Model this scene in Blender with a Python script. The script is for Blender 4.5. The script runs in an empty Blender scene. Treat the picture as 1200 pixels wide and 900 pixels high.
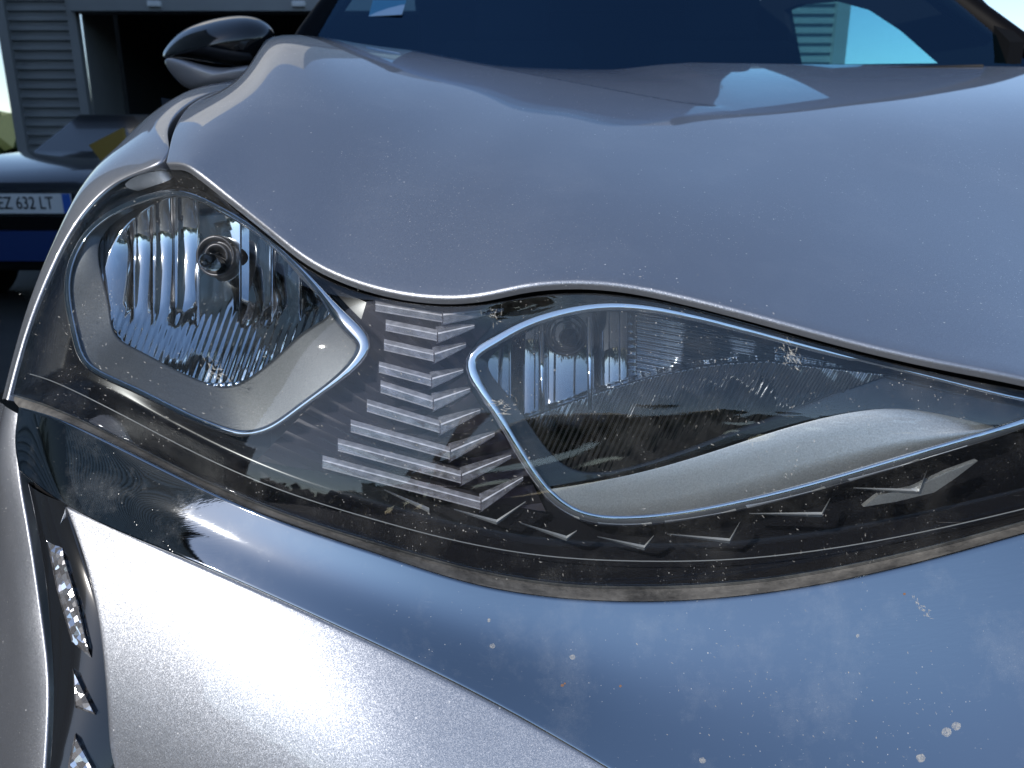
import bpy, bmesh, math, random
import numpy as np
from mathutils import Vector, Matrix
R = math.radians
SC = bpy.context.scene
COL = SC.collection
rng = random.Random(7)

# ------------------------------------------------------------------ camera
F = 924.0                     # focal length in photo pixels (1200 x 900 frame)
PITCH = R(16.0)
CAMP = np.array([0.0, 0.0, 0.89])
cam_d = bpy.data.cameras.new("camera")
cam = bpy.data.objects.new("camera", cam_d)
COL.objects.link(cam)
cam.location = CAMP
cam.rotation_euler = (R(90) - PITCH, 0, 0)
cam_d.sensor_width = 36.0
cam_d.lens = 36.0 * F / 1200.0
cam_d.clip_start = 0.02
cam_d.clip_end = 2000
cam_d.dof.use_dof = True
cam_d.dof.focus_distance = 0.56
cam_d.dof.aperture_fstop = 13.0
SC.camera = cam

# ------------------------------------------------------------------ light
SUN = Vector((-0.56, -0.60, 0.58)).normalized()
w = bpy.data.worlds.new("World")
SC.world = w
w.use_nodes = True
nt = w.node_tree
bg = nt.nodes["Background"]
sky = nt.nodes.new("ShaderNodeTexSky")
sky.sky_type = 'NISHITA'
sky.sun_disc = False
sky.sun_elevation = math.asin(SUN.z)
sky.sun_rotation = math.atan2(SUN.x, SUN.y)
sky.air_density = 1.0
sky.dust_density = 0.35
sky.altitude = 500
sky.ozone_density = 1.3
nt.links.new(sky.outputs[0], bg.inputs[0])
bg.inputs[1].default_value = 0.135
sd = bpy.data.lights.new("sun", 'SUN')
sd.energy = 3.4
sd.angle = R(0.53)
sd.color = (1.0, 0.94, 0.87)
so = bpy.data.objects.new("sun", sd)
COL.objects.link(so)
so.rotation_euler = SUN.to_track_quat('Z', 'Y').to_euler()
SC.view_settings.view_transform = 'Standard'
SC.view_settings.look = 'None'
SC.view_settings.gamma = 1
SC.view_settings.exposure = 0.5
SC.cycles.use_denoising = True
SC.cycles.max_bounces = 12
SC.cycles.transparent_max_bounces = 24
SC.cycles.caustics_reflective = False
SC.cycles.caustics_refractive = False
SC.cycles.sample_clamp_indirect = 4.0

# ------------------------------------------------------------------ maths
def ray(u, v):
    a, b = (u - 600) / F, -(v - 450) / F
    c, s = math.cos(PITCH), math.sin(PITCH)
    return np.array([a, c + b * s, -s + b * c])
def P(u, v, y):
    d = ray(u, v)
    return CAMP + d * (y / d[1])
def PX(u, v, x):                       # meets the plane x = const
    d = ray(u, v)
    return CAMP + d * (x / d[0])
def pix(p):
    q = np.asarray(p) - CAMP
    c, s = math.cos(PITCH), math.sin(PITCH)
    f = q[..., 1] * c - q[..., 2] * s
    up = q[..., 1] * s + q[..., 2] * c
    return np.stack([600 + F * q[..., 0] / f, 450 - F * up / f], -1)
def PP(l, k=1.0):
    return np.array([P(u, v, y * k) for u, v, y in l])
NEAR = 1.04
def spl(pts, n=None, at=None, closed=False):
    """natural (or periodic) cubic spline through pts, chord length parameter"""
    p = np.asarray(pts, float)
    if closed:
        k = min(4, len(p))
        pp = np.concatenate([p[-k:], p, p[:k + 1]])
        d = np.concatenate([[0], np.cumsum(np.linalg.norm(np.diff(pp, axis=0), axis=1) ** .5)])
        a, b = d[k], d[k + len(p)]
        return _cub(d, pp, a + (b - a) * np.arange(n) / n)
    d = np.concatenate([[0], np.cumsum(np.linalg.norm(np.diff(p, axis=0), axis=1))])
    if d[-1] == 0: return np.repeat(p[:1], n if at is None else len(at), 0)
    t = np.linspace(0, d[-1], n) if at is None else np.asarray(at) * d[-1]
    return _cub(d, p, t)
def _cub(x, y, t):
    n = len(x)
    if n == 2:
        f = ((t - x[0]) / (x[1] - x[0]))[:, None]
        return y[0] * (1 - f) + y[1] * f
    h = np.maximum(np.diff(x), 1e-9)
    A = np.zeros((n, n)); B = np.zeros_like(y)
    A[0, 0] = A[-1, -1] = 1
    for i in range(1, n - 1):
        A[i, i - 1] = h[i - 1]; A[i, i] = 2 * (h[i - 1] + h[i]); A[i, i + 1] = h[i]
        B[i] = 6 * ((y[i + 1] - y[i]) / h[i] - (y[i] - y[i - 1]) / h[i - 1])
    M = np.linalg.solve(A, B)
    i = np.clip(np.searchsorted(x, t, side='right') - 1, 0, n - 2)
    dx = (t - x[i])[:, None]; hh = h[i][:, None]
    return (M[i] * (hh - dx) ** 3 + M[i + 1] * dx ** 3) / (6 * hh) + (y[i] / hh - M[i] * hh / 6) * (hh - dx) + (y[i + 1] / hh - M[i + 1] * hh / 6) * dx
def coons(top, bot, lef, rig, nu, nv):
    """grid [nv][nu]; all four curves are world points"""
    T, B = spl(top, nu), spl(bot, nu)
    L, Q = spl(lef, nv), spl(rig, nv)
    s = np.linspace(0, 1, nu)[None, :, None]; t = np.linspace(0, 1, nv)[:, None, None]
    return ((1 - t) * T[None] + t * B[None] + (1 - s) * L[:, None] + s * Q[:, None]
            - (1 - t) * (1 - s) * T[0] - (1 - t) * s * T[-1] - t * (1 - s) * B[0] - t * s * B[-1])
def loft(curves, nu, nv):
    """each curve runs along u; the surface passes through all of them"""
    C = np.array([spl(c, nu) for c in curves])
    d = np.concatenate([[0], np.cumsum(np.linalg.norm(np.diff(C, axis=0), axis=2).mean(1))])
    t = np.linspace(0, d[-1], nv)
    return _cub(d, C.reshape(len(C), -1), t).reshape(nv, nu, 3)
def gnormals(G):
    du = np.gradient(G, axis=1); dv = np.gradient(G, axis=0)
    n = np.cross(du, dv)
    return n / np.maximum(np.linalg.norm(n, axis=2, keepdims=True), 1e-12)
def smooth(G, k, fix=True):
    for _ in range(k):
        H = G.copy()
        H[1:-1, 1:-1] = (G[:-2, 1:-1] + G[2:, 1:-1] + G[1:-1, :-2] + G[1:-1, 2:]) / 4
        G = H
    return G
def inpoly(poly, pts):
    poly = np.asarray(poly); x, y = pts[..., 0], pts[..., 1]
    c = np.zeros(x.shape, bool)
    j = len(poly) - 1
    for i in range(len(poly)):
        xi, yi = poly[i]; xj, yj = poly[j]
        m = ((yi > y) != (yj > y)) & (x < (xj - xi) * (y - yi) / (yj - yi + 1e-12) + xi)
        c ^= m
        j = i
    return c

# ------------------------------------------------------------------ objects
def link(o, parent=None):
    COL.objects.link(o)
    if parent is not None:
        o.parent = parent
        o.matrix_parent_inverse = parent.matrix_world.inverted() if parent.parent is None else Matrix.Identity(4)
    return o
def obj(name, verts, faces, m, parent=None, smooth_=True, label=None):
    """parts are made in world coordinates; every part keeps an identity world matrix"""
    me = bpy.data.meshes.new(name)
    me.from_pydata([tuple(map(float, v)) for v in verts], [], [tuple(map(int, f)) for f in faces])
    if smooth_:
        me.polygons.foreach_set("use_smooth", [True] * len(me.polygons))
    me.materials.append(m)
    me.update()
    o = bpy.data.objects.new(name, me)
    COL.objects.link(o)
    if parent is not None:
        o.parent = parent
        if parent.type == 'EMPTY':
            o.matrix_parent_inverse = Matrix.Translation(-Vector(parent.location))
    if label: o['label'] = label
    return o
def thing(name, label, cat, loc, group=None):
    o = bpy.data.objects.new(name, None)
    o.location = loc
    o.empty_display_size = .1
    COL.objects.link(o)
    o['label'] = label; o['category'] = cat
    if group: o['group'] = group
    return o
def tag(o, label, cat, group=None):
    o['label'] = label; o['category'] = cat
    if group: o['group'] = group
    return o
def struct(o):
    o['kind'] = 'structure'; return o
def gfaces(nv, nu, off=0, mask=None, closed=False):
    f = []
    for j in range(nv - 1):
        for i in range(nu if closed else nu - 1):
            if mask is not None and not mask[j, i]: continue
            k = (i + 1) % nu
            f.append((off + j * nu + i, off + (j + 1) * nu + i, off + (j + 1) * nu + k, off + j * nu + k))
    return f
def rolled(G, sides, r=.003, depth=.012, steps=4, flip=1):
    """add a rounded, turned-in edge to the given sides of a grid ('t','b','l','r')"""
    for s in sides:
        N = gnormals(G) * flip
        if s == 't': e, i, n = G[0], G[1], N[0]
        if s == 'b': e, i, n = G[-1], G[-2], N[-1]
        if s == 'l': e, i, n = G[:, 0], G[:, 1], N[:, 0]
        if s == 'r': e, i, n = G[:, -1], G[:, -2], N[:, -1]
        t = e - i
        t = t - (t * n).sum(1, keepdims=True) * n
        t /= np.maximum(np.linalg.norm(t, axis=1, keepdims=True), 1e-12)
        # even out the edge directions
        for _ in range(6):
            t[1:-1] = (t[:-2] + 2 * t[1:-1] + t[2:]) / 4
            n[1:-1] = (n[:-2] + 2 * n[1:-1] + n[2:]) / 4
        t /= np.linalg.norm(t, axis=1, keepdims=True); n = n / np.linalg.norm(n, axis=1, keepdims=True)
        rows = []
        for k in range(1, steps + 1):
            a = math.pi / 2 * k / steps
            rows.append(e + r * math.sin(a) * t - r * (1 - math.cos(a)) * n)
        rows.append(e + r * t - (r + depth) * n)
        rows = np.array(rows)
        if s == 't': G = np.concatenate([rows[::-1], G], 0)
        if s == 'b': G = np.concatenate([G, rows], 0)
        if s == 'l': G = np.concatenate([rows[::-1].transpose(1, 0, 2), G], 1)
        if s == 'r': G = np.concatenate([G, rows.transpose(1, 0, 2)], 1)
    return G
def gobj(name, G, m, parent, mask=None, **k):
    nv, nu = G.shape[:2]
    return obj(name, G.reshape(-1, 3), gfaces(nv, nu, 0, mask), m, parent, **k)
def tube(path, r, sides=8, closed=False, ry=None, up=(0, 0, 1), squash=1.0, taper=False):
    """sweep of an ellipse; returns verts, faces"""
    p = np.asarray(path, float); n = len(p)
    if closed: tg = np.roll(p, -1, 0) - np.roll(p, 1, 0)
    else: tg = np.gradient(p, axis=0)
    tg /= np.maximum(np.linalg.norm(tg, axis=1, keepdims=True), 1e-12)
    ry = ry or r
    V = []
    for i in range(n):
        a = np.cross(tg[i], np.asarray(up, float)); a /= max(np.linalg.norm(a), 1e-9)
        b = np.cross(a, tg[i])
        s = 1.0
        if taper: s = max(.12, math.sin(math.pi * (i + .3) / (n - .4)) ** .5)
        for k in range(sides):
            th = 2 * math.pi * k / sides
            V.append(p[i] + a * (r * s * math.cos(th)) + b * (ry * s * math.sin(th)))
    f = gfaces(n, sides, closed=True)
    if closed:
        f += [((n - 1) * sides + k, k, (k + 1) % sides, (n - 1) * sides + (k + 1) % sides) for k in range(sides)]
    else:
        f += [tuple(range(sides))[::-1], tuple((n - 1) * sides + k for k in range(sides))]
    return V, f
def box(cx, cy, cz, sx, sy, sz, ang=0):
    V = []
    ca, sa = math.cos(ang), math.sin(ang)
    for z in (-1, 1):
        for x, y in ((-1, -1), (1, -1), (1, 1), (-1, 1)):
            X, Y = x * sx / 2, y * sy / 2
            V.append((cx + X * ca - Y * sa, cy + X * sa + Y * ca, cz + z * sz / 2))
    return V, [(0, 3, 2, 1), (4, 5, 6, 7), (0, 1, 5, 4), (1, 2, 6, 5), (2, 3, 7, 6), (3, 0, 4, 7)]
def bevel(o, wdt, seg=2):
    b = o.modifiers.new("bevel", 'BEVEL'); b.width = wdt; b.segments = seg; b.limit_method = 'ANGLE'
    return o
def join(parts):
    V, Fc = [], []
    for v, f in parts:
        o = len(V); V += list(v); Fc += [tuple(i + o for i in q) for q in f]
    return V, Fc
def prism(poly, vec):
    """extrude a 3-D polygon along vec"""
    p = [np.asarray(q, float) for q in poly]; n = len(p)
    V = p + [q + np.asarray(vec) for q in p]
    f = [tuple(range(n))[::-1], tuple(range(n, 2 * n))]
    f += [(i, (i + 1) % n, n + (i + 1) % n, n + i) for i in range(n)]
    return V, f

# ------------------------------------------------------------------ materials
class NT:
    def __init__(s, name):
        s.m = bpy.data.materials.new(name); s.m.use_nodes = True
        s.t = s.m.node_tree; s.b = s.t.nodes["Principled BSDF"]; s.out = s.t.nodes["Material Output"]
        s.co = s.n("ShaderNodeTexCoord").outputs["Object"]
    def n(s, ty, **k):
        x = s.t.nodes.new(ty)
        for a, b in k.items(): setattr(x, a, b)
        return x
    def l(s, a, b): s.t.links.new(a, b)
    def set(s, **k):
        for a, b in k.items(): s.b.inputs[a.replace("_", " ")].default_value = b
        return s
    def math(s, op, a, b=None, c=None, clamp=False):
        x = s.n("ShaderNodeMath", operation=op); x.use_clamp = clamp
        for i, q in enumerate((a, b, c)):
            if q is None: continue
            if isinstance(q, (int, float)): x.inputs[i].default_value = q
            else: s.l(q, x.inputs[i])
        return x.outputs[0]
    def noise(s, scale, detail=4, rough=.6, co=None, out="Fac"):
        x = s.n("ShaderNodeTexNoise"); x.inputs["Scale"].default_value = scale
        x.inputs["Detail"].default_value = detail; x.inputs["Roughness"].default_value = rough
        s.l(co or s.co, x.inputs["Vector"]); return x.outputs[out]
    def vor(s, scale, out="Distance", co=None, rnd=1.0, feature='F1'):
        x = s.n("ShaderNodeTexVoronoi"); x.feature = feature
        x.inputs["Scale"].default_value = scale; x.inputs["Randomness"].default_value = rnd
        s.l(co or s.co, x.inputs["Vector"]); return x.outputs[out]
    def ramp(s, fac, stops):
        x = s.n("ShaderNodeValToRGB"); e = x.color_ramp.elements
        while len(e) < len(stops): e.new(.5)
        for q, (p, c) in zip(e, stops):
            q.position = p; q.color = (c, c, c, 1) if isinstance(c, (int, float)) else (*c, 1)
        s.l(fac, x.inputs[0]); return x.outputs[0]
    def rng(s, v, a, b, c=0., d=1.):
        x = s.n("ShaderNodeMapRange"); s.l(v, x.inputs[0])
        for i, q in enumerate((a, b, c, d)): x.inputs[i + 1].default_value = q
        return x.outputs[0]
    def mixc(s, fac, a, b):
        x = s.n("ShaderNodeMix", data_type='RGBA')
        for sock, q in ((x.inputs[0], fac), (x.inputs[6], a), (x.inputs[7], b)):
            if isinstance(q, (int, float)): sock.default_value = q
            elif isinstance(q, tuple): sock.default_value = (*q, 1)
            else: s.l(q, sock)
        return x.outputs[2]
    def mixs(s, fac, a, b):
        x = s.n("ShaderNodeMixShader")
        if isinstance(fac, (int, float)): x.inputs[0].default_value = fac
        else: s.l(fac, x.inputs[0])
        s.l(a, x.inputs[1]); s.l(b, x.inputs[2]); return x.outputs[0]
    def bump(s, h, strength=.2, dist=.001, normal=None):
        x = s.n("ShaderNodeBump"); x.inputs["Strength"].default_value = strength
        x.inputs["Distance"].default_value = dist; s.l(h, x.inputs["Height"])
        if normal: s.l(normal, x.inputs["Normal"])
        return x.outputs[0]
    def specks(s, scale, size, keep, co=None):
        """sparse round flecks: 1 inside a fleck"""
        x = s.n("ShaderNodeTexVoronoi"); x.inputs["Scale"].default_value = scale
        s.l(co or s.co, x.inputs["Vector"])
        sep = s.n("ShaderNodeSeparateColor"); s.l(x.outputs["Color"], sep.inputs[0])
        on = s.math('LESS_THAN', sep.outputs[0], keep)
        rad = s.math('MULTIPLY', sep.outputs[1], size)
        ins = s.math('LESS_THAN', x.outputs["Distance"], rad)
        return s.math('MULTIPLY', on, ins)

def simple(name, col, rough=.5, metal=0., coat=0., spec=.5, bump=0., bscale=400):
    k = NT(name); k.set(Base_Color=(*col, 1), Roughness=rough, Metallic=metal)
    k.b.inputs["Coat Weight"].default_value = coat
    k.b.inputs["Coat Roughness"].default_value = .03
    k.b.inputs["Specular IOR Level"].default_value = spec
    if bump: k.l(k.bump(k.noise(bscale), bump), k.b.inputs["Normal"])
    return k.m
def mat_paint():
    k = NT("silver_paint")
    flake = k.n("ShaderNodeTexVoronoi"); flake.inputs["Scale"].default_value = 2400
    k.l(k.co, flake.inputs["Vector"])
    geo = k.n("ShaderNodeNewGeometry")
    sub = k.n("ShaderNodeVectorMath", operation='SUBTRACT'); k.l(flake.outputs["Color"], sub.inputs[0]); sub.inputs[1].default_value = (.5, .5, .5)
    sc = k.n("ShaderNodeVectorMath", operation='SCALE'); k.l(sub.outputs[0], sc.inputs[0]); sc.inputs[3].default_value = .2
    ad = k.n("ShaderNodeVectorMath", operation='ADD'); k.l(sc.outputs[0], ad.inputs[0]); k.l(geo.outputs["Normal"], ad.inputs[1])
    nm = k.n("ShaderNodeVectorMath", operation='NORMALIZE'); k.l(ad.outputs[0], nm.inputs[0])
    k.l(nm.outputs[0], k.b.inputs["Normal"])
    dirt = k.math('MULTIPLY', k.rng(k.noise(9, 6, .7), .5, .75), .05)
    sp = k.specks(240, .16, .12)
    sp2 = k.math('MULTIPLY', k.specks(800, .32, .18), k.rng(k.noise(7, 3), .38, .6))  # pale flecks paint the flake sparkle into the base colour
    fac = k.math('ADD', dirt, k.math('ADD', k.math('MULTIPLY', sp, .7), k.math('MULTIPLY', sp2, .55)), clamp=True)
    k.l(k.mixc(fac, (.32, .34, .38), (.75, .75, .75)), k.b.inputs["Base Color"])
    k.l(k.math('SUBTRACT', .92, k.math('MULTIPLY', fac, .8)), k.b.inputs["Metallic"]); k.set(Roughness=.46)
    k.b.inputs["Coat Weight"].default_value = 1.0
    k.l(k.math('ADD', .02, k.math('MULTIPLY', fac, .5)), k.b.inputs["Coat Roughness"])
    return k.m
def mat_gloss():
    """glossy dark metallic panel under the headlight, dusty and swirled"""
    k = NT("gloss_bumper")
    n1 = k.rng(k.noise(14, 6, .72), .5, .78)
    mp = k.n("ShaderNodeMapping"); mp.inputs["Rotation"].default_value = (0.3, .5, .9); mp.inputs["Scale"].default_value = (60, 900, 300)
    k.l(k.co, mp.inputs["Vector"])
    sc = k.rng(k.noise(1.0, 3, .7, co=mp.outputs[0]), .66, .8)
    fine = k.rng(k.noise(420, 5, .8), .58, .75)
    gt = k.rng(k.noise(10, 4, .7), .42, .6)
    sp = k.math('MULTIPLY', k.specks(150, .09, .14), gt); sp2 = k.math('MULTIPLY', k.specks(480, .2, .14), gt)
    d = k.math('MULTIPLY', n1, k.math('ADD', k.math('MULTIPLY', fine, .55), .13))
    d = k.math('ADD', d, k.math('MULTIPLY', sc, .10))
    d = k.math('ADD', d, k.math('MULTIPLY', sp, .55))
    d = k.math('ADD', d, k.math('MULTIPLY', sp2, .5), clamp=True)
    k.l(k.mixc(d, (.37, .39, .41), (.55, .55, .53)), k.b.inputs["Base Color"])
    k.l(k.math('SUBTRACT', 1.0, d), k.b.inputs["Metallic"])
    k.l(k.math('ADD', .035, k.math('MULTIPLY', d, .5)), k.b.inputs["Roughness"])
    k.l(k.bump(k.math('MULTIPLY', k.noise(1.0, 2, .6, co=mp.outputs[0]), k.rng(k.noise(9, 2), .5, .68)), .03, .001), k.b.inputs["Normal"])
    return k.m
def mat_lens(dust=1.0, tint=(.93, .95, .96)):
    """thin clear plastic: Schlick reflection over straight transmission, with dust and dried splashes"""
    k = NT("clear_lens")
    lw = k.n("ShaderNodeLayerWeight"); lw.inputs[0].default_value = .5
    sch = k.math('ADD', .035, k.math('MULTIPLY', .9, k.math('POWER', lw.outputs["Facing"], 5.0)))
    tr = k.n("ShaderNodeBsdfTransparent"); tr.inputs[0].default_value = (*tint, 1)
    gl = k.n("ShaderNodeBsdfGlossy"); gl.inputs["Roughness"].default_value = .015
    df = k.n("ShaderNodeBsdfDiffuse"); df.inputs[0].default_value = (.62, .6, .57, 1)
    body = k.mixs(sch, tr.outputs[0], gl.outputs[0])
    gate = k.rng(k.noise(18, 4, .7), .42, .62)
    sp = k.math('MULTIPLY', k.specks(170, .13, .14), gate); sp2 = k.math('MULTIPLY', k.specks(520, .22, .22), gate)
    stre = k.n("ShaderNodeMapping"); stre.inputs["Rotation"].default_value = (.4, .2, .5); stre.inputs["Scale"].default_value = (500, 120, 160)
    k.l(k.co, stre.inputs["Vector"])
    spl_ = k.math('MULTIPLY', k.rng(k.noise(1, 4, .75, co=stre.outputs[0]), .67, .76), k.rng(k.noise(16, 3), .54, .66))
    film = k.math('MULTIPLY', k.rng(k.noise(9, 6, .75), .5, .8), .035)
    d = k.math('ADD', film, k.math('MULTIPLY', k.math('ADD', sp, sp2), .5))
    d = k.math('ADD', d, k.math('MULTIPLY', spl_, .38))
    sm = k.n("ShaderNodeMapping"); sm.inputs["Rotation"].default_value = (.2, .9, .3); sm.inputs["Scale"].default_value = (30, 1400, 900)
    k.l(k.co, sm.inputs["Vector"])
    scr = k.math('MULTIPLY', k.rng(k.noise(1, 2, .6, co=sm.outputs[0]), .70, .78), k.rng(k.noise(22, 3), .5, .62))
    d = k.math('ADD', d, k.math('MULTIPLY', scr, .16))
    d = k.math('MULTIPLY', d, dust, clamp=True)
    k.l(k.mixs(d, body, df.outputs[0]), k.out.inputs[0])
    return k.m
def mat_glass(name, tint, f0=.05, gcol=(1, 1, 1)):
    k = NT(name)
    lw = k.n("ShaderNodeLayerWeight"); lw.inputs[0].default_value = .5
    sch = k.math('ADD', f0, k.math('MULTIPLY', .92, k.math('POWER', lw.outputs["Facing"], 5.0)))
    tr = k.n("ShaderNodeBsdfTransparent"); tr.inputs[0].default_value = (*tint, 1)
    gl = k.n("ShaderNodeBsdfGlossy"); gl.inputs["Roughness"].default_value = .01; gl.inputs[0].default_value = (*gcol, 1)
    k.l(k.mixs(sch, tr.outputs[0], gl.outputs[0]), k.out.inputs[0])
    return k.m
def mat_bar(name="light_guide", milk=.09, var=.13):
    """moulded light-guide bars: clear, a little milky, edge highlights painted in as extra milk"""
    k = NT(name)
    lw = k.n("ShaderNodeLayerWeight"); lw.inputs[0].default_value = .5
    sch = k.math('ADD', .09, k.math('MULTIPLY', .9, k.math('POWER', lw.outputs["Facing"], 2.5)), clamp=True)
    tr = k.n("ShaderNodeBsdfTransparent"); tr.inputs[0].default_value = (.84, .82, .88, 1)
    gl = k.n("ShaderNodeBsdfGlossy"); gl.inputs["Roughness"].default_value = .05
    tl = k.n("ShaderNodeBsdfDiffuse"); tl.inputs[0].default_value = (.8, .78, .85, 1)
    a = k.mixs(sch, tr.outputs[0], gl.outputs[0])
    wv = k.math('ADD', milk, k.math('MULTIPLY', k.rng(k.noise(160, 3), .4, .7), var), clamp=True)
    k.l(k.mixs(wv, a, tl.outputs[0]), k.out.inputs[0])
    return k.m
def mat_satin(name="satin_silver", a=(.125, .13, .138), b=(.18, .186, .194)):
    k = NT(name)
    k.set(Metallic=.85, Roughness=.36)
    n = k.noise(900, 3, .7)
    k.l(k.mixc(k.rng(n, .35, .7), a, b), k.b.inputs["Base Color"])
    k.l(k.bump(n, .22, .0004), k.b.inputs["Normal"])
    return k.m
def mat_dusty():
    k = NT("dusty_rubber")
    n = k.noise(28, 8, .75)
    k.l(k.mixc(k.rng(n, .36, .66), (.03, .03, .03), (.17, .165, .155)), k.b.inputs["Base Color"])
    k.set(Roughness=.8); k.l(k.bump(k.noise(700, 3), .4, .0006), k.b.inputs["Normal"])
    return k.m
def mat_asphalt():
    k = NT("asphalt")
    n = k.noise(3, 8, .7); g = k.vor(90, "Color")
    b = k.mixc(k.rng(n, .3, .7), (.022, .023, .025), (.042, .042, .042))
    k.l(b, k.b.inputs["Base Color"]); k.set(Roughness=.85)
    k.l(k.bump(k.noise(150, 4), .5, .01), k.b.inputs["Normal"])
    return k.m
def mat_clad(name, c):
    k = NT(name)
    k.l(k.mixc(k.rng(k.noise(1.3, 5), .3, .7), tuple(q * .85 for q in c), tuple(q * 1.1 for q in c)), k.b.inputs["Base Color"])
    k.set(Roughness=.5, Metallic=.25)
    return k.m
def mat_leaf():
    k = NT("hedge_leaf")
    k.l(k.mixc(k.noise(9, 3), (.035, .06, .02), (.09, .12, .04)), k.b.inputs["Base Color"]); k.set(Roughness=.6)
    return k.m
def mat_spot():
    k = NT("dried_spot")
    tr = k.n("ShaderNodeBsdfTransparent"); df = k.n("ShaderNodeBsdfDiffuse"); df.inputs[0].default_value = (.55, .54, .5, 1)
    k.l(k.mixs(k.math('MULTIPLY', k.rng(k.noise(900, 3), .25, .7), .55), tr.outputs[0], df.outputs[0]), k.out.inputs[0])
    return k.m
M = dict(
    mirror_grey=simple('mirror_underside', (.42, .38, .37), .35, .35, .6),
    mirror_dim=simple('inner_reflector', (.36, .37, .39), .05, 1.0),
    pillar=simple('pillar_black', (.003, .003, .004), .5, 0, 0, .05),
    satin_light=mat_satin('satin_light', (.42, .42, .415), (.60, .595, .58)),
    spot=mat_spot(),
    marker=simple("marker_glint", (.8, .8, .8), .18, .4),  # white base colour stands in for the chevrons' bright glints
    paint=mat_paint(), gloss=mat_gloss(), lens=mat_lens(), bar=mat_bar(), bar_edge_glint=mat_bar('light_guide_edge_glint', .5, .25), bar_top_glint=mat_bar('light_guide_top_glint', .26, .2), satin=mat_satin(), dusty=mat_dusty(),
    chrome=simple("chrome", (.86, .87, .89), .045, 1.0), mirror=simple("reflector_mirror", (.86, .87, .88), .05, 1.0),
    black=simple("gloss_black", (.010, .011, .013), .12, 0, .6), housing=simple("housing_black", (.008, .008, .010), .25, 0, 0, .3),
    rubber=simple("black_rubber", (.010, .010, .011), .55, 0, 0, .2), trim=simple("matt_black_trim", (.005, .005, .006), .5, 0, 0, .1),
    bulb_cap=simple("bulb_shield", (.09, .085, .09), .35, .7), cabin=simple("cabin_black", (.008, .009, .011), .8, 0, 0, 0),
    wglass=mat_glass("windscreen_glass", (.46, .72, .80), .12, (.32, .60, .92)), sglass=mat_glass("side_glass", (.62, .84, .88), .03), dglass=mat_glass("dark_glass", (.06, .08, .10), .06),
    bglass=mat_glass("bulb_glass", (.95, .96, .98), .06),
    asphalt=mat_asphalt(), clad=mat_clad("grey_cladding", (.30, .31, .31)), clad_dark=mat_clad("dark_cladding", (.12, .125, .13)),
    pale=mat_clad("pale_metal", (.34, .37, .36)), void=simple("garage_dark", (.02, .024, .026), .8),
    navy=simple("navy_paint", (.010, .014, .022), .2, 0, 1.0), blue=simple("blue_paint", (.012, .04, .16), .3, 0, .8),
    white=simple("plate_white", (.78, .78, .76), .4), ink=simple("plate_ink", (.01, .01, .012), .5), eu=simple("plate_blue", (.03, .12, .5), .4),
    yellow=simple("yellow_board", (.30, .19, .03), .5), leaf=mat_leaf(), lampw=simple("lamp_white", (.8, .8, .78), .3),
    sticker=simple("sticker_blue", (.45, .60, .75), .5), dirt=simple("dried_dirt", (.50, .47, .43), .9), rust=simple("bug_remains", (.16, .09, .06), .8),
    stickerw=simple("sticker_pale", (.62, .68, .70), .5),
)

# =================================================================== SETTING
S = 400
struct(obj("ground", [(-S, -S, 0), (S, -S, 0), (S, S, 0), (-S, S, 0)], [(0, 1, 2, 3)], M['asphalt'], None, False))

def cladding(name, x0, x1, y, z0, z1, m, parent, pitch=.085, depth=.03, axis='x'):
    """horizontal trapezoid cladding facing -y (axis x) or +x (axis y)"""
    prof = []
    n = int(round((z1 - z0) / pitch))
    for i in range(n):
        z = z0 + (z1 - z0) * i / n; p = (z1 - z0) / n
        prof += [(z, 0), (z + p * .40, 0), (z + p * .52, depth), (z + p * .88, depth)]
    prof.append((z1, 0))
    V = []
    for z, d in prof:
        if axis == 'x': V += [(x0, y + d, z), (x1, y + d, z)]
        else: V += [(y - d, x0, z), (y - d, x1, z)]
    f = [(2 * i, 2 * i + 1, 2 * i + 3, 2 * i + 2) for i in range(len(prof) - 1)]
    return obj(name, V, f, m, parent, False)

GY = 8.0
bld = thing("garage_building", "grey ribbed metal garage with dark open bay behind the car", "building", (-1.0, GY + 2, 0))
gp = P(103, 100, GY)[0]; gq = P(141, 100, GY + .8)[0]
cladding("cladding", -4.72, gp, GY, .25, 3.4, M['clad'], bld)
lint = P(250, 16, GY)[2]
RX = P(977, 40, GY)[0]
cladding("cladding", 2.0, RX, GY, .25, 2.6, M['pale'], bld)
obj("corner_post", *box(RX + .05, GY + .02, 1.33, .12, .16, 2.66), M['pale'], bld, False)
obj("corner_post", *box(-4.74, GY + .02, 1.73, .09, .12, 3.46), M['clad'], bld, False)
# side return of the bay, angled into the opening
obj("bay_jamb", *prism([(gp + .002, GY - .02, 0), (gq, GY + .8, 0), (gq, GY + .8, lint + .25), (gp + .002, GY + .06, lint + .25)], (.02, -.01, 0)), M['clad'], bld, False)
obj("jamb_post", *box(gp - .03, GY - .03, 1.3, .08, .08, 2.6), M['clad'], bld, False)
obj("lintel", *box((gp + 2.0) / 2, GY - .05, (lint + 3.4) / 2, 2.0 - gp - .004, .2, 3.4 - lint), M['clad'], bld, False)
obj("wall", *join([box((gp + 2) / 2, GY + 5.0, 1.7, 2.2 - gp, .1, 3.4), box(2.0, GY + 2.55, 1.7, .1, 4.8, 3.38), box(gp - .1, GY + 2.9, 1.7, .1, 4.0, 3.38)]), M['void'], bld, False)
obj("roof", *box(-1.36, GY + 2.6, 3.47, 6.9, 5.4, .12), M['clad_dark'], bld, False)
obj("roof", *box(2.40, GY + 2.6, 2.68, .62, 5.2, .08), M['clad_dark'], bld, False)
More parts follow.
